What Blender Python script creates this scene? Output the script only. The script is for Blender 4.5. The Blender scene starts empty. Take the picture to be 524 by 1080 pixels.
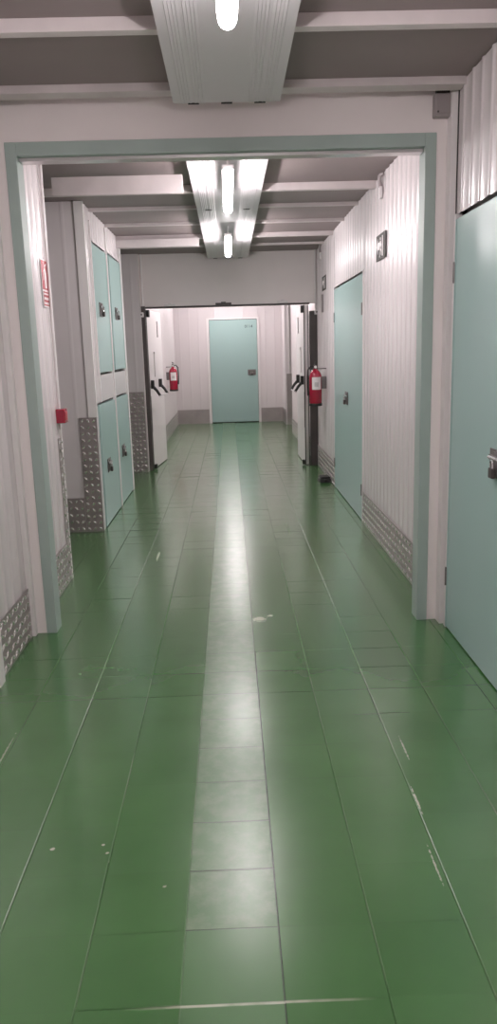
import bpy, bmesh, math, random
from mathutils import Vector, Matrix
random.seed(7)
sc = bpy.context.scene
col = sc.collection
PI = math.pi

# ------------------------------------------------------------------ materials
def new_mat(name):
    m = bpy.data.materials.new(name); m.use_nodes = True
    nt = m.node_tree
    return m, nt, nt.nodes['Principled BSDF'], nt.links

def mat(name, rgb, rough=.5, metal=0., spec=.5, coat=0., crough=.10, bump=0., bscale=40., var=0., vscale=3., rvar=0.):
    m, nt, b, L = new_mat(name)
    b.inputs['Base Color'].default_value = (*rgb, 1)
    b.inputs['Roughness'].default_value = rough
    b.inputs['Metallic'].default_value = metal
    b.inputs['Specular IOR Level'].default_value = spec
    b.inputs['Coat Weight'].default_value = coat
    b.inputs['Coat Roughness'].default_value = crough
    if bump or var or rvar:
        tc = nt.nodes.new('ShaderNodeTexCoord')
    if bump:
        n = nt.nodes.new('ShaderNodeTexNoise'); n.inputs['Scale'].default_value = bscale
        n.inputs['Detail'].default_value = 3
        L.new(tc.outputs['Object'], n.inputs['Vector'])
        bp = nt.nodes.new('ShaderNodeBump'); bp.inputs['Strength'].default_value = bump
        bp.inputs['Distance'].default_value = .01
        L.new(n.outputs['Fac'], bp.inputs['Height']); L.new(bp.outputs['Normal'], b.inputs['Normal'])
    if var or rvar:
        n = nt.nodes.new('ShaderNodeTexNoise'); n.inputs['Scale'].default_value = vscale
        n.inputs['Detail'].default_value = 4
        L.new(tc.outputs['Object'], n.inputs['Vector'])
    if var:
        cr = nt.nodes.new('ShaderNodeValToRGB')
        cr.color_ramp.elements[0].position = .3; cr.color_ramp.elements[1].position = .7
        cr.color_ramp.elements[0].color = (*[c * (1 - var) for c in rgb], 1)
        cr.color_ramp.elements[1].color = (*[min(1, c * (1 + var)) for c in rgb], 1)
        L.new(n.outputs['Fac'], cr.inputs['Fac']); L.new(cr.outputs['Color'], b.inputs['Base Color'])
    if rvar:
        mr = nt.nodes.new('ShaderNodeMapRange')
        mr.inputs['To Min'].default_value = max(.02, rough - rvar); mr.inputs['To Max'].default_value = rough + rvar
        L.new(n.outputs['Fac'], mr.inputs['Value']); L.new(mr.outputs['Result'], b.inputs['Roughness'])
    return m

M = {}
M['wall'] = mat('white_coated_steel', (.72, .665, .675), .34, var=.02, vscale=1.5, spec=.4, coat=.6, crough=.20)
M['lintel'] = mat('white_painted_board', (.86, .79, .785), .5, var=.03, vscale=2)
M['back'] = mat('panel_core', (.30, .27, .27), .8)
M['ceil'] = mat('dark_ceiling_sheet', (.27, .22, .22), .6, var=.10, vscale=1.2)
M['beam'] = mat('white_purlin', (.62, .56, .56), .45, var=.08, vscale=5)
M['sheet'] = mat('gloss_white_sheet', (.70, .665, .69), .5, spec=.4, coat=.15)
M['teal'] = mat('teal_door_paint', (.375, .53, .51), .31, var=.02, vscale=1.2, bump=.02, bscale=9)
M['trim'] = mat('teal_trim_paint', (.38, .46, .43), .42, var=.04, vscale=6)
M['steel'] = mat('tread_plate_steel', (.36, .315, .31), .40, metal=.35, var=.06, vscale=7)
M['worn_sheen'] = mat('worn_bright_steel', (.86, .82, .81), .25, metal=.75)
M['kick'] = mat('grey_kick_steel', (.40, .36, .355), .45, metal=.6, var=.08, vscale=6)
M['alu'] = mat('aluminium', (.72, .69, .69), .3, metal=.9)
M['zinc'] = mat('zinc_plate', (.20, .18, .18), .42, metal=.5, var=.1, vscale=30)
M['chrome'] = mat('chrome', (.85, .84, .84), .12, metal=1)
M['black'] = mat('black_plastic', (.018, .017, .017), .42)
M['dark'] = mat('dark_steel_frame', (.075, .062, .06), .45, var=.15, vscale=6)
M['gap'] = mat('dark_gap', (.03, .025, .025), .8)
M['red'] = mat('fire_red', (.36, .010, .038), .25, coat=.4)
M['redsign'] = mat('sign_red', (.42, .05, .07), .4)
M['white'] = mat('white_plastic', (.82, .78, .78), .35)
M['grey'] = mat('grey_plastic', (.33, .29, .29), .45)
M['signgrey'] = mat('sign_dark_green_grey', (.10, .095, .09), .7, spec=.2)
M['leaf'] = mat('fire_door_white', (.80, .755, .76), .3, var=.03, vscale=2)
M['print'] = mat('label_print', (.55, .52, .52), .5)
M['ink'] = mat('dark_ink', (.05, .06, .065), .6)

def lamp_mat(strength):
    m, nt, b, L = new_mat('lit_tube')
    b.inputs['Base Color'].default_value = (.9, .9, .9, 1)
    b.inputs['Emission Color'].default_value = (1, .925, .935, 1)
    b.inputs['Emission Strength'].default_value = strength
    return m
M['lamp'] = lamp_mat(74.0)

# painted tile floor: joints, centre row with wear and painted sheen, scuffs, chip marks
TX, TY, OX, OY = .2475, .235, -.165, 1.50
def floor_mat():
    m, nt, b, L = new_mat('green_floor_paint')
    N = nt.nodes.new
    def math_(op, a, bb=None, c=None):
        n = N('ShaderNodeMath'); n.operation = op
        for i, v in enumerate((a, bb, c)):
            if v is None: continue
            if isinstance(v, (int, float)): n.inputs[i].default_value = v
            else: L.new(v, n.inputs[i])
        return n.outputs[0]
    def noise(scale, detail=4, vec=None, rough=.5):
        n = N('ShaderNodeTexNoise'); n.inputs['Scale'].default_value = scale
        n.inputs['Detail'].default_value = detail; n.inputs['Roughness'].default_value = rough
        L.new(vec or pos, n.inputs['Vector']); return n.outputs['Fac']
    def ramp(v, a, c, lo=0., hi=1.):
        n = N('ShaderNodeMapRange'); n.inputs['From Min'].default_value = a; n.inputs['From Max'].default_value = c
        n.inputs['To Min'].default_value = lo; n.inputs['To Max'].default_value = hi
        L.new(v, n.inputs['Value']); return n.outputs['Result']
    def mix(f, a, c):
        n = N('ShaderNodeMix'); n.data_type = 'RGBA'
        L.new(f, n.inputs['Factor'])
        for k, v in (('A', a), ('B', c)):
            s = [i for i in n.inputs if i.name == k and i.type == 'RGBA'][0]
            if isinstance(v, tuple): s.default_value = (*v, 1)
            else: L.new(v, s)
        return [o for o in n.outputs if o.type == 'RGBA'][0]
    tc = N('ShaderNodeTexCoord'); pos = tc.outputs['Object']
    sp = N('ShaderNodeSeparateXYZ'); L.new(pos, sp.inputs[0]); x, y = sp.outputs[0], sp.outputs[1]
    u = math_('DIVIDE', math_('SUBTRACT', x, OX), TX); v = math_('DIVIDE', math_('SUBTRACT', y, OY), TY)
    fu = math_('FRACT', u); fv = math_('FRACT', v)
    du = math_('MULTIPLY', math_('MINIMUM', fu, math_('SUBTRACT', 1., fu)), TX)   # metres to the nearest joint
    dv = math_('MULTIPLY', math_('MINIMUM', fv, math_('SUBTRACT', 1., fv)), TY)
    ju = ramp(du, .0012, .0032, 1, 0); jv = ramp(dv, .0014, .0034, 1, 0)
    cu = math_('FLOOR', u)
    column = math_('COMPARE', cu, 0., .1)
    centre = math_('MULTIPLY', math_('COMPARE', cu, 0., .1), math_('GREATER_THAN', y, OY + TY))   # walked row with wear and painted sheen, past the nearest tile
    idv = N('ShaderNodeCombineXYZ'); L.new(cu, idv.inputs[0]); L.new(math_('FLOOR', v), idv.inputs[1])
    wn = N('ShaderNodeTexWhiteNoise'); wn.noise_dimensions = '2D'; L.new(idv.outputs[0], wn.inputs['Vector'])
    rnd = wn.outputs['Value']
    n1 = noise(2.2); n2 = noise(14, 6, rough=.65); n3 = noise(60, 4)
    # paint
    c = mix(ramp(n1, .35, .68), (.045, .142, .038), (.060, .172, .049))
    c = mix(math_('MULTIPLY', ramp(rnd, 0, 1), .22), c, (.070, .192, .060))
    worn_sheen = math_('MULTIPLY', centre, ramp(n2,  .42, .66, .0, .30))  # paler patches: some wear, mostly the tubes' floor reflection put into the colour
    c = mix(worn_sheen, c, (.30, .33, .25))
    # joints: dark beside the centre row, pale and broken elsewhere
    dark = math_('MULTIPLY', ju, math_('COMPARE', x, OX + TX, .02))
    c = mix(math_('MULTIPLY', dark, .85), c, (.02, .035, .02))
    pale = math_('MULTIPLY', math_('MULTIPLY', ju, math_('SUBTRACT', 1., math_('COMPARE', x, OX + TX, .02))), ramp(noise(1.6, 2), .42, .62, .06, .48))
    c = mix(pale, c, (.26, .33, .22))
    jd = math_('MULTIPLY', jv, math_('ADD', math_('MULTIPLY', centre, .95), ramp(noise(1.1, 2), .5, .62, .06, .3)))
    c = mix(jd, c, (.05, .075, .045))
    # pale chip and scrape marks; the first paints in a bright reflective ripple
    def spot(px, py, rx, ry, gain=1.):
        a = math_('DIVIDE', math_('SUBTRACT', x, px), rx); d = math_('DIVIDE', math_('SUBTRACT', y, py), ry)
        r = math_('SQRT', math_('ADD', math_('MULTIPLY', a, a), math_('MULTIPLY', d, d)))
        r = math_('ADD', r, math_('MULTIPLY', math_('SUBTRACT', n3, .5), 2.2))
        return math_('MULTIPLY', ramp(r, .6, .9, 1, 0), gain)
    chips_glint = None
    for s in ((.125, 4.10, .045, .05, .8), (.19, 4.15, .02, .02, .7), (-.60, 2.10, .012, .010, .7), (-.445, 2.11, .009, .007, .8),
              (-.425, 2.07, .008, .008, .7), (-.235, 1.91, .007, .006, .5), (-.585, 5.55, .010, .16, .75), (.585, 2.28, .004, .09, .8),
              (.62, 2.62, .004, .10, .5), (.56, 1.95, .004, .09, .5), (-.92, 2.7, .005, .16, .4), (.46, 6.3, .006, .25, .4)):
        k = spot(*s)
        chips_glint = k if chips_glint is None else math_('MAXIMUM', chips_glint, k)
    line = math_('MULTIPLY', math_('MULTIPLY', ramp(math_('ABSOLUTE', math_('SUBTRACT', y, 1.497)), .002, .005, 1, 0),
                 ramp(math_('ABSOLUTE', math_('SUBTRACT', x, .0)), .16, .30, 1, 0)), ramp(noise(9, 3), .3, .6, .2, .9))
    chips_glint = math_('MAXIMUM', chips_glint, math_('MULTIPLY', line, .8))
    c = mix(chips_glint, c, (.55, .56, .44))
    L.new(c, b.inputs['Base Color'])
    r = ramp(n2, .3, .7, .19, .235)
    r = math_('ADD', r, math_('MULTIPLY', column, ramp(n2, .3, .7, .10, .13)))
    r = math_('ADD', r, math_('MULTIPLY', rnd, .02))
    L.new(r, b.inputs['Roughness'])
    b.inputs['Specular IOR Level'].default_value = .7
    b.inputs['Coat Weight'].default_value = .5; b.inputs['Coat Roughness'].default_value = .22
    h = math_('SUBTRACT', math_('MULTIPLY', n2, math_('ADD', .012, math_('MULTIPLY', centre, .16))), math_('ADD', math_('MULTIPLY', ju, .3), math_('MULTIPLY', jv, math_('ADD', .04, math_('MULTIPLY', centre, .7)))))
    h = math_('ADD', h, math_('MULTIPLY', n3, .006))
    side = math_('SIGN', cu)                      # tiles beside the walked row lean outwards a little
    h = math_('SUBTRACT', h, math_('MULTIPLY', math_('MULTIPLY', side, fu), 1.0))
    h = math_('ADD', h, math_('MULTIPLY', chips_glint, .4))
    bp = N('ShaderNodeBump'); bp.inputs['Strength'].default_value = .6; bp.inputs['Distance'].default_value = .004
    L.new(h, bp.inputs['Height']); L.new(bp.outputs['Normal'], b.inputs['Normal'])
    return m
M['floor'] = floor_mat()

# ------------------------------------------------------------------ mesh helpers
class MB:
    def __init__(s): s.v = []; s.f = []; s.sm = []
    def add(s, vs, fs, smooth=False):
        o = len(s.v); s.v += [tuple(v) for v in vs]
        for f in fs: s.f.append(tuple(o + i for i in f)); s.sm.append(smooth)
        return s
    def box(s, x0, x1, y0, y1, z0, z1, bev=0.):
        x0, x1 = sorted((x0, x1)); y0, y1 = sorted((y0, y1)); z0, z1 = sorted((z0, z1))
        b = min(bev, (x1 - x0) * .45, (y1 - y0) * .45, (z1 - z0) * .45)
        if b <= 0:
            vs = [(x, y, z) for z in (z0, z1) for y in (y0, y1) for x in (x0, x1)]
            return s.add(vs, [(0, 2, 3, 1), (4, 5, 7, 6), (0, 1, 5, 4), (2, 6, 7, 3), (0, 4, 6, 2), (1, 3, 7, 5)])
        bm = bmesh.new(); bmesh.ops.create_cube(bm, size=1)
        bmesh.ops.scale(bm, vec=(x1 - x0, y1 - y0, z1 - z0), verts=bm.verts)
        bmesh.ops.bevel(bm, geom=bm.edges[:], offset=b, segments=2, affect='EDGES', profile=.6)
        bmesh.ops.translate(bm, vec=((x0 + x1) / 2, (y0 + y1) / 2, (z0 + z1) / 2), verts=bm.verts)
        return s.bm(bm)
    def bm(s, bm, smooth=False):
        bm.verts.ensure_lookup_table(); bm.verts.index_update()
        s.add([v.co[:] for v in bm.verts], [[v.index for v in f.verts] for f in bm.faces], smooth); bm.free(); return s
    def tube(s, pts, r, n=10, caps=True):
        pts = [Vector(p) for p in pts]; rs = r if isinstance(r, (list, tuple)) else [r] * len(pts)
        vs = []; t0 = (pts[1] - pts[0]).normalized()
        up = Vector((0, 0, 1)) if abs(t0.z) < .9 else Vector((1, 0, 0))
        a = t0.cross(up).normalized()
        for i, p in enumerate(pts):
            t = (pts[min(i + 1, len(pts) - 1)] - pts[max(i - 1, 0)]).normalized()
            a = (a - t * a.dot(t)).normalized(); b = t.cross(a)
            for k in range(n):
                an = 2 * PI * k / n
                vs.append(p + (a * math.cos(an) + b * math.sin(an)) * rs[i])
        fs = []
        for i in range(len(pts) - 1):
            for k in range(n):
                k2 = (k + 1) % n
                fs.append((i * n + k, i * n + k2, (i + 1) * n + k2, (i + 1) * n + k))
        s.add(vs, fs, True)
        if caps:
            m = len(s.v) - len(vs)
            s.f.append(tuple(m + k for k in reversed(range(n)))); s.sm.append(False)
            s.f.append(tuple(m + (len(pts) - 1) * n + k for k in range(n))); s.sm.append(False)
        return s
    def lathe(s, prof, c=(0, 0, 0), n=24):
        vs = []; 
        for r, z in prof:
            for k in range(n):
                a = 2 * PI * k / n; vs.append((c[0] + r * math.cos(a), c[1] + r * math.sin(a), c[2] + z))
        fs = [(i * n + k, i * n + (k + 1) % n, (i + 1) * n + (k + 1) % n, (i + 1) * n + k) for i in range(len(prof) - 1) for k in range(n)]
        fs.append(tuple(reversed(range(n)))); fs.append(tuple((len(prof) - 1) * n + k for k in range(n)))
        return s.add(vs, fs, True)
    def prism(s, poly, origin, ux, uy, depth):
        """poly (2D) in the plane origin+ux,uy, extruded along ux x uy by depth."""
        o = Vector(origin); ux = Vector(ux); uy = Vector(uy); nz = ux.cross(uy).normalized() * depth
        n = len(poly); vs = [o + ux * p[0] + uy * p[1] for p in poly]; vs += [v + nz for v in vs]
        fs = [tuple(reversed(range(n))), tuple(range(n, 2 * n))] + [(i, (i + 1) % n, n + (i + 1) % n, n + i) for i in range(n)]
        return s.add(vs, fs)
    def build(s, name, m, parent=None, fix=True, m2=None, first=0):
        me = bpy.data.meshes.new(name); me.from_pydata(s.v, [], s.f); me.update()
        if fix:
            bm = bmesh.new(); bm.from_mesh(me); bmesh.ops.recalc_face_normals(bm, faces=bm.faces[:]); bm.to_mesh(me); bm.free()
        me.polygons.foreach_set('use_smooth', s.sm)
        if any(s.sm): me.set_sharp_from_angle(angle=math.radians(40))
        me.materials.append(m)
        if m2:
            me.materials.append(m2)
            for p in me.polygons[first:]: p.material_index = 1
        o = bpy.data.objects.new(name, me); col.objects.link(o)
        if parent: o.parent = parent
        return o

def tag(o, label=None, cat=None, group=None, kind=None):
    if label: o['label'] = label
    if cat: o['category'] = cat
    if group: o['group'] = group
    if kind: o['kind'] = kind
    return o
def thing(name, label, cat, loc, rz=0, group=None):
    o = bpy.data.objects.new(name, None); col.objects.link(o)
    o.empty_display_size = .05
    o.location = loc; o.rotation_euler = (0, 0, rz)
    return tag(o, label, cat, group, 'thing')
def struct(o): return tag(o, kind='structure')
def dup(root, loc, rz=None, label=None):
    r = root.copy(); col.objects.link(r); r.location = loc
    if rz is not None: r.rotation_euler = (0, 0, rz)
    if label: r['label'] = label
    for ch in list(root.children):
        c = ch.copy(); col.objects.link(c); c.parent = r
        for g in list(ch.children):
            d = g.copy(); col.objects.link(d); d.parent = c
    return r

# ------------------------------------------------------------------ setting
W = 1.14          # half width of the corridor
H = 2.71          # top of the wall panels
def ribs(length, pitch=.130, top=.014, flank=.013, h=.0068, start=None):
    """profile (run, out) of a panel with rounded vertical ribs"""
    pts = [(0, 0)]; t = pitch * .5 if start is None else start
    while t + top + 2 * flank < length:
        for k in range(5):
            q = k / 4; pts.append((t + flank * q, h * (1 - math.cos(PI * q)) / 2))
        for k in range(5):
            q = k / 4; pts.append((t + flank + top + flank * q, h * (1 + math.cos(PI * q)) / 2))
        t += pitch
    pts.append((length, 0)); return pts

def panel(mb, p0, p1, z0, z1, thick=.05, **kw):
    """ribbed panel whose face runs p0->p1 (left to right when looked at); body behind it"""
    p0 = Vector((*p0, 0)); p1 = Vector((*p1, 0)); d = p1 - p0; Ln = d.length; d.normalize()
    out = Vector((d.y, -d.x, 0))
    pr = ribs(Ln, **kw)
    vs = []
    for t, o in pr:
        q = p0 + d * t + out * o
        vs += [(q.x, q.y, z0), (q.x, q.y, z1)]
    fs = [(2 * i, 2 * i + 2, 2 * i + 3, 2 * i + 1) for i in range(len(pr) - 1)]
    n = len(vs)
    b0 = p0 - out * thick; b1 = p1 - out * thick
    vs += [(b0.x, b0.y, z0), (b0.x, b0.y, z1), (b1.x, b1.y, z0), (b1.x, b1.y, z1)]
    m = 2 * (len(pr) - 1)
    fs += [(n, 0, 1, n + 1), (m, n + 2, n + 3, m + 1), (n + 2, n, n + 1, n + 3)]
    fs.append(tuple([n + 1] + [2 * i + 1 for i in range(len(pr))] + [n + 3]))
    mb.add(vs, fs, False)
    for i in range(len(mb.sm) - len(fs), len(mb.sm) - len(fs) + len(pr) - 1): mb.sm[i] = True

YB, YE = -3.0, 16.4      # back end and far end of the corridor
# floor: painted tiles, each lying at its own slight tilt
fm = MB()
for i in range(-13, 14):
    for j in range(int((YB - OY) / TY) - 1, int((YE + .3 - OY) / TY) + 1):
        x0 = OX + i * TX; y0 = OY + j * TY
        # the narrow walked row lies flat, the rows beside it tip a hair away
        tilt = 0 if i == 0 else (.0011 if i < 0 else -.0011) * (1 if abs(i) < 3 else .5)
        a = random.gauss(0, .0002) + tilt; bq = random.gauss(0, .00035)
        vs = [(x0, y0, -a - bq), (x0 + TX, y0, a - bq), (x0 + TX, y0 + TY, a + bq), (x0, y0 + TY, -a + bq)]
        fm.add(vs, [(0, 1, 2, 3)])
fm.box(-3.4, 3.4, YB - .2, YE + .4, -.12, -.03)
floor = struct(fm.build('floor', M['floor'], fix=False))
struct(MB().box(-3.4, 3.4, YB - .2, YE + .3, 2.715, 2.85).build('ceiling', M['ceil']))

# right wall, looked at from the corridor (runs from far to near along -y so that 'out' is -x)
def right(mb, y0, y1, z0=0., z1=H, **kw): panel(mb, (W, y1), (W, y0), z0, z1, **kw)
def left(mb, y0, y1, z0=0., z1=H, **kw): panel(mb, (-W, y0), (-W, y1), z0, z1, **kw)
def front(mb, x0, x1, y, z0=0., z1=H, **kw): panel(mb, (x0, y), (x1, y), z0, z1, **kw)

DR = (6.50, 8.22)        # double storage door, right
DN = (2.96, 3.875)       # near storage door, right
m = MB()
right(m, YB, DN[0] - .03); right(m, DN[0] - .03, DN[1] + .03, 2.125, H); right(m, DN[1] + .03, 4.0)
right(m, 4.1, DR[0] - .03); right(m, DR[0] - .03, DR[1] + .03, 2.13, H); right(m, DR[1] + .03, 9.9)
right(m, 9.98, 14.0); right(m, 15.655, YE)
front(m, W, 3.2, 15.6)
struct(m.build('wall_right', M['wall']))
mb = MB()
for a, b_ in ((YB, 13.95), (15.66, YE)): mb.box(W + .05, W + .12, a, b_, 0, 2.745)
mb.box(W + .05, 3.2, 13.9, 14.0, 0, 2.745); mb.box(3.2, 3.3, 13.9, 15.7, 0, 2.745)
struct(mb.build('wall_right', M['back']))
m = MB()
left(m, YB, 4.0); left(m, 4.1, 5.06)
front(m, -3.2, -W, 6.45, start=.06, pitch=.14, h=.0016)
left(m, 9.98, YE)
# block of lockers: panels around the doors
U1, U2 = (6.74, 7.50), (7.68, 8.44)
L1, L2 = (6.58, 7.50), (7.60, 8.44)
left(m, 6.505, U1[0], 1.33, H); left(m, U1[0], U1[1], 2.46, H); left(m, U1[1], U2[0], 1.33, H); left(m, U2[0], U2[1], 2.47, H)
left(m, U2[1], 8.55, 1.33, H)
left(m, 6.505, 8.55, 1.10, 1.33, pitch=9)
left(m, 6.505, L1[0], 0, 1.10); left(m, L1[1], L2[0], 0, 1.10, pitch=9); left(m, L2[1], 8.55, 0, 1.10)
front(m, -3.2, -1.085, 9.78, start=.05, pitch=.13, h=.0016)
struct(m.build('wall_left', M['wall']))
mb = MB()
mb.box(-W - .12, -W - .05, YB, 5.06, 0, 2.745); mb.box(-3.2, -W - .05, 5.0, 5.06, 0, 2.745)
mb.box(-W - .12, -W - .05, 6.5, 8.55, 0, 2.745); mb.box(-3.2, -W - .05, 8.49, 8.55, 0, 2.745)
mb.box(-W - .12, -W - .05, 9.83, YE, 0, 2.745)
mb.box(-3.3, -3.2, 4.9, 9.9, 0, 2.745)
struct(mb.build('wall_left', M['back']))
# portal wall at y = 4
m = MB()
m.box(-W, -1.055, 4.0, 4.1, 0, 2.52); m.box(1.055, W, 4.0, 4.1, 0, 2.52); m.box(-W, W, 4.0, 4.1, 2.52, 2.745)
struct(m.build('wall_front', M['lintel']))
m = MB()
m.box(-1.058, -1.002, 3.992, 4.108, 0, 2.525, .003); m.box(1.002, 1.058, 3.992, 4.108, 0, 2.525, .003)
m.box(-1.002, 1.002, 3.992, 4.108, 2.462, 2.525, .003)
struct(m.build('trim_1', M['trim']))
# bright lip under the portal head
struct(MB().box(-1.0, 1.0, 4.03, 4.10, 2.445, 2.4615, .002).build('trim_2', M['alu']))
# lintel over the fire doors
m = MB()
m.box(-1.085, W, 9.9, 9.98, 2.075, 2.745); m.box(-W - .1, -1.085, 9.84, 9.98, 0, 2.745)
struct(m.build('wall_back', M['lintel']))
m = MB()
m.box(-1.09, -1.035, 9.87, 9.99, 0, 2.09, .004); m.box(1.045, W - .002, 9.87, 9.99, 0, 1.98, .004)
m.box(-1.035, 1.045, 9.89, 9.99, 2.062, 2.082, .003)
struct(m.build('trim_3', M['dark']))
# far end wall around its door
m = MB()
front(m, -W, -.45, YE, pitch=.2, h=.002); front(m, .66, W, YE, pitch=.2, h=.002); front(m, -.45, .66, YE, 2.2, H, pitch=.3, h=.002)
struct(m.build('wall_end', M['wall']))
struct(MB().box(-1.4, 1.4, YE + .06, YE + .16, 0, 2.745).build('wall_end', M['back']))
# closing wall behind the camera
m = MB(); panel(m, (W, YB), (-W, YB), 0, H)
struct(m.build('wall_rear', M['wall']))

# slim white trims: door frames, panel edges
m = MB()
m.box(W - .012, W + .02, DN[1], DN[1] + .028, 0, 2.125); m.box(W - .012, W + .02, DN[0] - .028, DN[0], 0, 2.125)
m.box(W - .012, W + .02, DR[0] - .03, DR[0], 0, 2.13); m.box(W - .012, W + .02, DR[1], DR[1] + .03, 0, 2.13)
m.box(W - .03, W, 3.925, 3.998, 0, 2.71)
struct(m.build('trim_4', M['white']))
m = MB()
m.box(-W - .01, -W + .014, U1[0] - .028, U1[0] - .004, 1.10, H - .1); m.box(-W - .01, -W + .012, 7.56, 7.60, 0, H - .03)
m.box(-W - .01, -W + .014, 8.445, 8.56, 0, H); m.box(-W - .06, -W + .014, 6.435, 6.46, .99, H)
m.box(-W - .06, -W + .012, 5.045, 5.068, 0, H)
struct(m.build('trim_5', M['white']))
m = MB()
m.box(-W + .001, -W + .03, 3.955, 3.998, 0, 2.71); m.box(-W + .001, -W + .03, 3.30, 3.375, 0, 2.71)
struct(m.build('trim_6', M['white']))
m = MB()   # frame of the far end door
m.box(-.45, -.40, YE - .03, YE + .05, 0, 2.2); m.box(.615, .66, YE - .03, YE + .05, 0, 2.2); m.box(-.40, .615, YE - .03, YE + .05, 2.165, 2.2)
struct(m.build('trim_7', M['white']))
# dark reveal lines beside the near door and along wall tops
m = MB()
m.box(W - .004, W + .01, DN[1] + .029, DN[1] + .038, 0, 2.71)
struct(m.build('trim_8', M['gap']))

# purlins under the ceiling
for y, zb, dp in ((1.5, 2.668, .05), (3.10, 2.668, .05), (3.80, 2.68, .09), (4.55, 2.668, .05), (5.98, 2.662, .05), (6.78, 2.688, .04), (7.58, 2.688, .04), (8.36, 2.672, .05), (9.15, 2.69, .04), (11, 2.67, .05), (13, 2.67, .05), (15, 2.67, .05)):
    xl = -W - (2 if 4.1 < y < 9.5 else 0)
    struct(MB().box(xl, W, y, y + dp, zb, 2.716, .003).build('ceiling_beam', M['beam']))
for x0, y, z0, z1 in ((-W, 5.40, 2.548, 2.665), (-W, 8.28, 2.585, 2.668)):
    b = MB().box(x0, -.27, y, y + .04, z0, z1, .003)
    struct(b.build('ceiling_beam', M['beam']))

# ------------------------------------------------------------------ tread plates
def tread(mb, origin, u, n, wdt, hgt, pu=.046, pv=.054, ln=.043):
    """steel plate spanned by u (horizontal) and z with raised lozenges standing out along n"""
    o = Vector(origin); u = Vector(u); n = Vector(n); z = Vector((0, 0, 1)); t = .004
    c = [o, o + u * wdt, o + u * wdt + z * hgt, o + z * hgt]
    vs = c + [p + n * t for p in c]
    mb.add(vs, [(0, 3, 2, 1), (4, 5, 6, 7), (0, 1, 5, 4), (1, 2, 6, 5), (2, 3, 7, 6), (3, 0, 4, 7)])
    nu = max(1, int(wdt / pu)); nv = int(hgt / pv)
    for i in range(nu):
        for j in range(nv):
            cu = (i + .5) * wdt / nu; cv = (j + .5) * hgt / nv
            a = PI / 4 if (i + j) % 2 else -PI / 4
            d = u * math.cos(a) + z * math.sin(a); e = -u * math.sin(a) + z * math.cos(a)
            p = o + u * cu + z * cv + n * t
            w = .0115
            mb.add([p - d * ln / 2, p + e * w, p + d * ln / 2, p - e * w, p - d * ln * .2 + n * .0045, p + d * ln * .2 + n * .0045],
                   [(0, 4, 5, 1), (1, 5, 2), (0, 3, 4), (3, 2, 5, 4)])
def plate(name, origin, u, n, w, h, **kw):
    mb = MB(); tread(mb, origin, u, n, w, h, **kw); return mb.build(name, M['steel'], m2=M['worn_sheen'], first=6)
LX = -W + .007
RX = W - .007
struct(plate('baseboard_left', (LX, 3.38, 0), (0, 1, 0), (1, 0, 0), .575, .275))
struct(plate('baseboard_left', (LX, 4.105, 0), (0, 1, 0), (1, 0, 0), .84, .275))
struct(plate('baseboard_left', (LX, 10.0, 0), (0, 1, 0), (1, 0, 0), 6.3, .275, pu=.09))
struct(plate('baseboard_left', (-2.2, 6.45 - .007, 0), (1, 0, 0), (0, -1, 0), .915, .30))
struct(plate('baseboard_right', (RX, DR[0] - .035, 0), (0, -1, 0), (-1, 0, 0), 2.345, .275))
struct(plate('baseboard_right', (RX, 9.86, 0), (0, -1, 0), (-1, 0, 0), 1.60, .275))
struct(plate('baseboard_right', (RX, 14.0, 0), (0, -1, 0), (-1, 0, 0), 3.95, .275, pu=.09))
struct(MB().box(-W, -.455, YE - .012, YE - .006, 0, .30).build('baseboard_end', M['kick']))
struct(MB().box(.665, W, YE - .012, YE - .006, 0, .30).build('baseboard_end', M['kick']))
struct(MB().box(W - .012, W - .006, 15.61, YE - .02, 0, .30).build('baseboard_right', M['kick']))
def guard(origin, u, n, w, h, label, **kw):
    o = plate('corner_guard', origin, u, n, w, h, **kw)
    return tag(o, label, 'corner guard', kind='thing')
guard((LX, 4.955, 0), (0, 1, 0), (1, 0, 0), .115, .975, 'narrow diamond tread steel strip on the wall end below the red alarm call point', pu=.055)
guard((-1.283, 6.45 - .008, 0), (1, 0, 0), (0, -1, 0), .150, .99, 'tall diamond tread steel guard on the corner beside the nearest lower teal locker door')
guard((-1.50, 9.78 - .008, 0), (1, 0, 0), (0, -1, 0), .405, 1.03, 'tall diamond tread steel guard on the wall left of the open fire doors')
tag(MB().box(1.165, 1.75, 15.58, 15.592, 0, 1.03).build('corner_guard', M['kick']), 'plain grey steel corner guard at far right, beside the end door\'s wall', 'corner guard', kind='thing')

# ------------------------------------------------------------------ doors
def hasp(parent, loc, rz, name='latch', vertical=False):
    """sliding bolt lock plate with hanging padlock; local +x along the door, -y out of it"""
    R = Matrix.Translation(loc) @ Matrix.Rotation(rz, 4, 'Z')
    def put(mb):
        mb.v = [tuple(R @ Vector(v)) for v in mb.v]; return mb
    w = .085
    pl = put(MB().box(-w, w, -.006, 0, -.062, .060, .002).box(-w * .9, w * .9, -.016, -.006, .012, .034, .003)
             .box(-.03, .03, -.012, -.006, -.05, .05, .002)).build('latch_plate', M['zinc'], parent)
    put(MB().tube([(-w * .82, -.016, .023), (w * .95, -.016, .023)], .007, 8)).build('bolt', M['chrome'], pl)
    put(MB().box(-.022, .022, -.034, -.016, -.060, -.016, .005)).build('padlock', M['dark'], pl)
    put(MB().tube([(-.014, -.026, -.02), (-.014, -.026, .004), (-.008, -.026, .014), (.008, -.026, .014), (.014, -.026, .004), (.014, -.026, -.02)], .004, 8)).build('shackle', M['chrome'], pl)
    return pl

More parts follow.
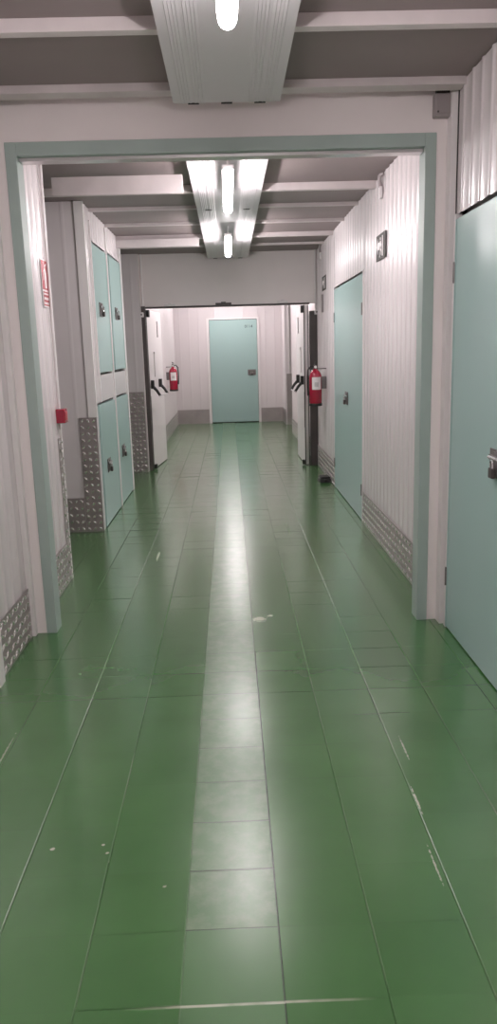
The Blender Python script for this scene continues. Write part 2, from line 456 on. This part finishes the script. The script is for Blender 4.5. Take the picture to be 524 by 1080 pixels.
def door(name, label, side, span, z0, z1, lock, hinges=(), cat='door', lockrot=None):
    """flat teal leaf in a side wall; span = y range; side = +1 right wall, -1 left wall"""
    x = side * (W - .010); y0, y1 = span
    t = thing(name, label, cat, (x, (y0 + y1) / 2, z0))
    cy = (y0 + y1) / 2
    g = .005
    MB().box(0, side * .035, y0 - cy + g, y1 - cy - g, .008 if z0 < .1 else g, z1 - z0 - g * 2.4, .003).build('door_panel', M['teal'], t)
    # folded edges of the sheet
    for a, b_ in ((y0 - cy + g, y0 - cy + .018), (y1 - cy - .018, y1 - cy - g)):
        MB().box(-side * .003, side * .002, a, b_, .01, z1 - z0 - .014).build('edge_strip', M['teal'], t)
    rz = PI / 2 if side < 0 else -PI / 2
    hasp(t, (-side * .002, lock[0] - cy, lock[1] - z0), rz)
    for hy, hz in hinges:
        MB().tube([(-side * .004, hy - cy, hz - z0 - .05), (-side * .004, hy - cy, hz - z0 + .05)], .007, 8).build('hinge', M['zinc'], t)
    return t
door('storage_door', 'nearest teal storage door, cut off by the right edge of the photo', 1, DN, 0, 2.112, (3.16, 1.0), ((3.868, .29), (3.868, 1.85)))
d = door('storage_door', 'wide teal storage door in the right wall, between frame and fire extinguisher', 1, DR, 0, 2.118, (7.36, 1.03), ((6.51, 1.82), (8.21, 1.82), (6.51, .28), (8.21, .28)))
door('locker_door', 'upper teal locker door on the left, the nearer of the upper pair', -1, U1, 1.345, 2.45, (7.02, 1.90), cat='locker door')
door('locker_door', 'upper teal locker door on the left, the farther of the upper pair', -1, U2, 1.352, 2.462, (7.97, 1.91), cat='locker door')
door('locker_door', 'lower teal locker door on the left, next to the tread plate corner', -1, L1, 0, 1.09, (6.90, .52), cat='locker door')
door('locker_door', 'lower teal locker door on the left, the farther of the lower pair', -1, L2, 0, 1.09, (7.86, .53), cat='locker door')
# far end door
t = thing('storage_door', 'teal storage door facing us at the end of the corridor', 'door', (.1075, YE - .02, 0))
MB().box(-.50, .50, 0, .04, .018, 2.155, .003).build('door_panel', M['teal'], t)
MB().box(-.50, .50, -.002, .03, 2.157, 2.165).build('head_gap', M['gap'], t)
MB().box(-.50, .50, .01, .03, 0, .016).build('threshold', M['gap'], t)
hasp(t, (.375, 0, 1.06), 0)
def text(body, size, parent, loc, rot, m):
    c = bpy.data.curves.new('number', 'FONT'); c.body = body; c.size = size; c.extrude = .0008
    tmp = bpy.data.objects.new('tmp', c); col.objects.link(tmp)
    bpy.context.view_layer.update()
    me = bpy.data.meshes.new_from_object(tmp.evaluated_get(bpy.context.evaluated_depsgraph_get()))
    bpy.data.objects.remove(tmp); me.materials.clear(); me.materials.append(m)
    o = bpy.data.objects.new('lettering', me); col.objects.link(o); o.parent = parent; o.location = loc; o.rotation_euler = rot
    return o
text('0114', .085, t, (.245, -.002, 1.985), (PI / 2, 0, 0), M['ink'])

# fire door leaves: hinge at the near edge, swung away along the walls
def fire_leaf(label, hx, hy, ang, side):
    """local: leaf runs +y from hinge; inner face towards the passage (x = -side)"""
    t = thing('fire_door_leaf', label, 'fire door', (hx, hy, 0), ang)
    s = -side                       # direction towards the passage
    T = .06
    MB().box(0, -s * T, .012, .98, .012, 2.055, .004).build('door_panel', M['leaf'], t)
    MB().box(-s * .012, -s * (T - .012), .0, .014, .015, 2.05).build('edge_strip', M['alu'], t)
    MB().box(0, -s * .012, .002, .013, .012, 2.05).build('gasket', M['black'], t)
    MB().box(-s * (T - .012), -s * T, .002, .013, .012, 2.05).build('gasket', M['black'], t)
    for y in (.07, .62):
        MB().box(s * .001, s * .045, y - .022, y + .022, 1.055, 1.165, .006).build('bar_mount', M['black'], t)
        MB().tube([(s * .03, y, 1.08), (s * .075, y, 1.03), (s * .115, y, .965)], [.021, .019, .017], 10).build('bar_arm', M['black'], t)
    MB().tube([(s * .112, .05, .965), (s * .112, .64, .965)], .009, 10).build('push_bar', M['alu'], t)
    MB().box(s * .001, s * .012, .34, .375, 1.20, 1.50, .003).box(s * .001, s * .02, .335, .38, 1.50, 1.53, .004).build('bolt_cover', M['alu'], t)
    MB().box(s * .001, s * .010, .66, .69, 1.72, 1.93, .003).build('closer_plate', M['grey'], t)
    MB().box(s * .001, s * .035, .01, .07, 1.96, 2.05, .006).build('top_pivot', M['black'], t)
    MB().box(s * .001, s * .035, .01, .07, .014, .07, .006).build('bottom_pivot', M['black'], t)
    MB().box(s * .0005, s * .003, .018, .03, .5, .96).build('rod', M['zinc'], t)
    return t
fire_leaf('open white fire door leaf on the left with black panic bar arms', -1.03, 9.93, math.radians(-5.5), -1)
fire_leaf('open fire door leaf on the right, seen edge on behind the extinguisher', .968, 9.90, math.radians(.6), 1)
# strikes and closers on the lintel
for x, m_, w in ((-.045, 'dark', .10), (-.72, 'alu', .07), (.70, 'alu', .07)):
    o = MB().box(x - w, x + w, 9.875, 9.9, 2.083, 2.108, .004).box(x - w * .3, x + w * .3, 9.868, 9.9, 2.10, 2.118, .003).build('door_strike', M[m_])
    tag(o, {-.045: 'dark strike plate at the middle of the lintel over the fire doors', -.72: 'small pale fitting at the left end of the fire door lintel', .70: 'small pale fitting at the right end of the fire door lintel'}[x], 'door fitting', kind='thing')

# magnetic holders beside the frame
for x, z, lab in ((-1.075, 1.985, 'small white door holder by the left jamb of the fire doors'), (1.125, 1.96, 'small white door holder by the right jamb of the fire doors')):
    t = thing('door_holder', lab, 'door holder', (x, 9.84, z))
    MB().box(-.022, .022, -.03, .03, -.03, .03, .006).build('housing', M['white'], t)
    MB().tube([(0, -.028, 0), (0, -.036, 0)], .010, 12).build('magnet', M['dark'], t)

# ------------------------------------------------------------------ ceiling sheets and lamps
def sheet_prof():
    pts = [(-.25, .03), (-.25, 0)]
    hw = .25
    half = []
    for c in (.098, .160):                       # two bands of fine ribs either side of the tube
        for k in range(4):
            x = c + k * .0128; half += [(x, 0), (x + .0105, -.0024), (x + .0127, 0)]
    pts += [(-x, z) for x, z in reversed(half)] + half
    pts += [(.25, 0), (.25, .03)]
    return pts
def ceiling_sheet(y0, y1, label, cx=.03, z=2.642):
    t = thing('metal_ceiling_sheet', label, 'ceiling sheet', (cx, y0, z), group=None)
    pr = sheet_prof(); vs = []
    for yy in (0, y1 - y0):
        vs += [(x, yy, zz) for x, zz in pr]
    n = len(pr)
    fs = [(i, i + 1, n + i + 1, n + i) for i in range(n - 1)]
    top = len(vs)
    vs += [(-.25, 0, .012), (.25, 0, .012), (.25, y1 - y0, .012), (-.25, y1 - y0, .012)]
    mb = MB(); mb.add(vs, fs + [(top, top + 1, top + 2, top + 3)], False)
    o = mb.build('sheet', M['sheet'], t, fix=False)
    for x in (-.155, .0, .155):
        MB().box(x - .026, x + .026, y1 - y0 - .004, y1 - y0 + .002, -.006, .0035).build('rib_end_shade', M['gap'], t)  # dark blocks added to draw the shaded slots at the rib ends
    return t
ceiling_sheet(-2.9, 1.1, 'long white sheet metal strip on the ceiling behind the viewer')
ceiling_sheet(1.1, 3.86, 'white sheet metal ceiling strip with the nearest lit tube, this side of the frame')
ceiling_sheet(4.12, 6.58, 'white sheet metal ceiling strip just beyond the teal frame, nearer of two')
ceiling_sheet(6.60, 9.86, 'white sheet metal ceiling strip ending at the fire door lintel, farther of two')

def tube_lamp(yc, label, ln=1.2, cx=.03, z=2.505):
    t = thing('fluorescent_lamp', label, 'ceiling lamp', (cx, yc, z), group='fluorescent tubes along the corridor ceiling')
    h = ln / 2; r = .030
    pts = []; rs = []
    for q in (0, .25, .5, .75, 1): pts.append((0, -h + .035 * (1 - math.cos(q * PI / 2)), 0)); rs.append(max(.004, r * math.sin(q * PI / 2)))
    for q in (1, .75, .5, .25, 0): pts.append((0, h - .035 * (1 - math.cos(q * PI / 2)), 0)); rs.append(max(.004, r * math.sin(q * PI / 2)))
    MB().tube(pts, rs, 16).build('tube', M['lamp'], t)
    MB().box(-.034, .034, -h + .01, h - .01, .016, .044, .004).build('housing', M['white'], t)
    for y in (-h + .16, h - .16):
        MB().tube([(0, y, .03), (0, y, .1265)], .006, 8).build('hanger', M['white'], t)
    return t
tube_lamp(2.03, 'lit fluorescent tube nearest us, cut by the top edge of the photo')
tube_lamp(5.23, 'lit fluorescent tube just beyond the teal frame, longer looking of two')
tube_lamp(7.80, 'lit fluorescent tube farther off, near the fire door lintel', 1.2)
for y_, l_ in ((10.9, 'first lit fluorescent tube past the fire doors, hidden above the lintel'), (13.1, 'second lit fluorescent tube past the fire doors, hidden above the lintel'),
               (15.4, 'lit fluorescent tube just before the far end door, hidden above the lintel')):
    tube_lamp(y_, l_)
tube_lamp(-.6, 'lit fluorescent tube behind the viewer')

# ------------------------------------------------------------------ wall fittings
def extinguisher(label, loc, wall_side, big=True):
    t = thing('fire_extinguisher', label, 'fire extinguisher', loc)
    R = .076
    MB().lathe([(.05, 0), (.066, .004), (R, .02), (R, .335), (.072, .36), (.058, .39), (.036, .412), (.026, .42), (.026, .432)]).build('cylinder', M['red'], t)
    MB().lathe([(.06, -.004), (R + .003, 0), (R + .003, .028), (R, .030)]).build('base_ring', M['black'], t)
    # printed label wrapped on the front
    vs = []; n = 10
    for k in range(n + 1):
        a = -PI / 2 - .75 + 1.5 * k / n + .1
        for z in (.19, .335): vs.append(((R + .001) * math.cos(a), (R + .001) * math.sin(a), z))
    lb = MB().add(vs, [(2 * k, 2 * k + 2, 2 * k + 3, 2 * k + 1) for k in range(n)], True).build('label_sheet', M['white'], t, fix=False)
    vs = []
    for k in range(n + 1):
        a = -PI / 2 - .35 + .62 * k / n + .1
        for z in (.225, .275): vs.append(((R + .002) * math.cos(a), (R + .002) * math.sin(a), z))
    MB().add(vs, [(2 * k, 2 * k + 2, 2 * k + 3, 2 * k + 1) for k in range(n)], True).build('print_block', M['print'], lb, fix=False)
    v = MB().lathe([(.020, .428), (.022, .44), (.022, .47), (.012, .478)], n=14).build('valve', M['zinc'], t)
    MB().tube([(0, -.018, .452), (0, -.034, .452)], .016, 14).build('gauge', M['white'], v)
    MB().box(-.012, .012, -.085, .02, .476, .484, .003).build('handle', M['black'], t)
    MB().add(*[([(-.011, .02, .49), (.011, .02, .49), (.011, -.09, .512), (-.011, -.09, .512), (-.011, .02, .495), (.011, .02, .495), (.011, -.09, .517), (-.011, -.09, .517)])[:],
               [(0, 1, 2, 3), (7, 6, 5, 4), (0, 4, 5, 1), (2, 6, 7, 3), (1, 5, 6, 2), (0, 3, 7, 4)]]).build('lever', M['black'], t)
    s = -wall_side
    MB().tube([(s * .018, 0, .455), (s * .055, -.01, .46), (s * .088, -.015, .42), (s * .094, -.015, .34), (s * .092, -.012, .22), (s * .086, -.01, .12)], [.008, .009, .010, .010, .011, .013], 10).build('hose', M['black'], t)
    MB().box(wall_side * (R - .004), wall_side * .130, -.03, .03, .20, .34, .003).build('wall_bracket', M['zinc'], t)
    MB().box(wall_side * .02, wall_side * .130, -.012, .012, .425, .436).build('neck_hook', M['zinc'], t)
    return t
extinguisher('red fire extinguisher with white label hanging on the right wall', (1.012, 9.02, .845), 1)
extinguisher('red fire extinguisher beyond the open left fire door', (-1.015, 13.95, .83), -1)

# red call point on the wall end, left
t = thing('alarm_call_point', 'small red alarm call point box on the left wall end', 'alarm call point', (-W + .006, 5.0, 1.075))
MB().box(0, .058, -.045, .045, 0, .092, .006).build('housing', M['red'], t)
MB().box(.057, .061, -.03, .03, .018, .072, .002).build('press_plate', M['redsign'], t)
tag(MB().tube([(-W + .022, 5.0, 1.16), (-W + .022, 5.0, 2.25), (-W + .022, 5.02, 2.735)], .009, 8).build('cable_conduit', M['white']),
    'thin conduit rising from the red call point to the ceiling', 'conduit', kind='thing')

# extinguisher sign on the left wall
t = thing('extinguisher_sign', 'red and white fire extinguisher pictogram sign on the left wall', 'sign', (-W + .008, 4.94, 1.805))
MB().box(0, .004, -.085, .085, .0, .285, .001).build('sign_plate', M['white'], t)
MB().box(.004, .0055, -.08, .08, .105, .28).build('red_field', M['redsign'], t)
f = MB()
f.prism([(-.02, .115), (.03, .115), (.03, .205), (.02, .225), (-.01, .225), (-.02, .205)], (.0055, 0, 0), (0, 1, 0), (0, 0, 1), .001)
f.prism([(-.004, .225), (.012, .225), (.012, .245), (.05, .262), (.05, .268), (-.004, .252)], (.0055, 0, 0), (0, 1, 0), (0, 0, 1), .001)
f.prism([(-.004, .235), (-.04, .215), (-.05, .16), (-.042, .16), (-.033, .208), (-.004, .226)], (.0055, 0, 0), (0, 1, 0), (0, 0, 1), .001)
f.build('pictogram', M['white'], t)
f = MB()
f.box(.004, .0055, -.075, .075, .085, .093).box(.004, .0055, -.075, .075, .008, .016).box(.004, .0055, -.075, -.068, .008, .093).box(.004, .0055, .068, .075, .008, .093)
f.box(.004, .0055, -.055, .055, .060, .074).box(.004, .0055, -.055, .055, .030, .044)
f.build('text_panel', M['redsign'], t)

# exit signs on the right wall (seen at a grazing angle)
def exit_sign(label, y, z, w, h):
    t = thing('exit_sign', label, 'sign', (W - .008, y, z))
    MB().box(-.004, 0, -w / 2, w / 2, 0, h, .001).build('sign_plate', M['signgrey'], t)
    k = h / .18; f = MB()
    def pr(poly): f.prism([(-a * w, b_ * k) for a, b_ in poly], (-.0055, 0, 0), (0, 1, 0), (0, 0, 1), .0015)
    # doorway, running figure and arrow (written left to right as seen from the corridor)
    pr([(.16, .02), (.24, .02), (.24, .16), (.16, .16)])
    pr([(-.40, .10), (-.30, .155), (-.30, .125), (-.12, .125), (-.12, .075), (-.30, .075), (-.30, .045)])
    pr([(-.06, .155), (.0, .155), (.0, .135), (-.06, .135)])
    pr([(-.08, .13), (.02, .13), (.08, .10), (.06, .09), (.02, .105), (.02, .08), (.10, .06), (.08, .03), (.06, .03), (.06, .055), (-.02, .07), (-.08, .02), (-.12, .02), (-.04, .08), (-.05, .11), (-.10, .09), (-.12, .10)])
    f.build('pictogram', M['white'], t)
exit_sign('dark exit sign with white pictogram on the right wall, nearer and larger looking', 5.74, 2.125, .34, .18)
exit_sign('dark exit sign on the right wall above the fire extinguisher, farther one', 9.08, 2.165, .34, .16)
tag(MB().box(W - .02, W - .006, 9.22, 9.30, 1.93, 2.13, .003).build('wall_mount_strip', M['grey']), 'narrow dark strip on the right wall below the farther exit sign', 'wall plate', kind='thing')

# conduits that hook over the right wall top
for y, lab in ((5.72, 'bent grey conduit hooking over the right wall top, nearer one'), (9.35, 'bent grey conduit hooking over the right wall top by the lintel')):
    t = thing('hooked_conduit', lab, 'conduit', (W - .02, y, 2.6))
    MB().tube([(0, 0, .015), (-.010, 0, .06), (-.008, -.004, .088), (.004, -.015, .098), (.019, -.035, .100)], .013, 10).build('pipe', M['grey'], t)
    MB().box(-.010, .012, -.016, .016, -.06, .02, .003).build('cable_cover', M['white'], t)
for x, z0, lab in ((-1.06, 2.09, 'thin white pipe down the left end of the fire door lintel'), (1.118, 2.0, 'thin white pipe down the right end of the fire door lintel')):
    tag(MB().tube([(x, 9.885, z0), (x, 9.885, 2.744)], .010, 10).build('pipe_drop', M['white']), lab, 'pipe', kind='thing')
# junction box at the portal's right end
t = thing('junction_box', 'grey junction box at the right end of the teal frame header', 'junction box', (1.085, 3.998, 2.585))
MB().box(-.052, .05, -.05, 0, 0, .105, .008).build('housing', M['grey'], t)
MB().box(-.045, .043, -.054, -.048, .012, .094, .004).build('lid', M['grey'], t)
for a in (-.036, .034): MB().tube([(a, -.053, .02), (a, -.056, .02)], .005, 8).build('screw', M['dark'], t)
MB().box(-.038, .045, -.035, 0, .105, .150).build('cable_entry', M['dark'], t)

# black bait station on the floor
t = thing('bait_station', 'small black box on the floor by the right wall kick plate', 'bait box', (1.055, 8.60, 0), math.radians(4))
bm = bmesh.new(); bmesh.ops.create_cube(bm, size=1)
for v in bm.verts:
    top = v.co.z > 0; v.co = Vector((v.co.x * (.105 if top else .135), v.co.y * (.16 if top else .20), (.052 if top else 0)))
bmesh.ops.bevel(bm, geom=bm.edges[:], offset=.008, segments=2, affect='EDGES')
MB().bm(bm).build('base', M['black'], t)
MB().box(-.056, .056, -.085, .085, .052, .068, .006).build('lid', M['black'], t)
MB().tube([(.0, -.100, .024), (.0, -.0935, .024)], .013, 12).build('entry_hole', M['gap'], t)

# ------------------------------------------------------------------ camera, world, view
R = [[0.99926413, -0.03314607, 0.01930095], [-0.02576714, -0.20736415, 0.97792442], [-0.02841203, -0.97770213, -0.20806564]]
cam = bpy.data.cameras.new('camera'); co = bpy.data.objects.new('camera', cam); col.objects.link(co)
mw = Matrix.Identity(4)
for i in range(3):
    mw[i][0] = R[i][0]; mw[i][1] = -R[i][1]; mw[i][2] = -R[i][2]
mw[2][3] = 1.5
co.matrix_world = mw
cam.sensor_fit = 'VERTICAL'; cam.sensor_height = 36; cam.sensor_width = 36; cam.lens = 797 / 1080 * 36
cam.clip_start = .02
sc.camera = co
w = bpy.data.worlds.new('world'); sc.world = w; w.use_nodes = True
w.node_tree.nodes['Background'].inputs[0].default_value = (.5, .47, .48, 1)
w.node_tree.nodes['Background'].inputs[1].default_value = .02
sc.view_settings.view_transform = 'Standard'; sc.view_settings.look = 'None'
sc.view_settings.gamma = 1; sc.view_settings.use_curve_mapping = False
sc.view_settings.exposure = 0.22
try:
    sc.cycles.max_bounces = 10; sc.cycles.diffuse_bounces = 6; sc.cycles.glossy_bounces = 5
    sc.cycles.sample_clamp_indirect = 6.0
except Exception: pass
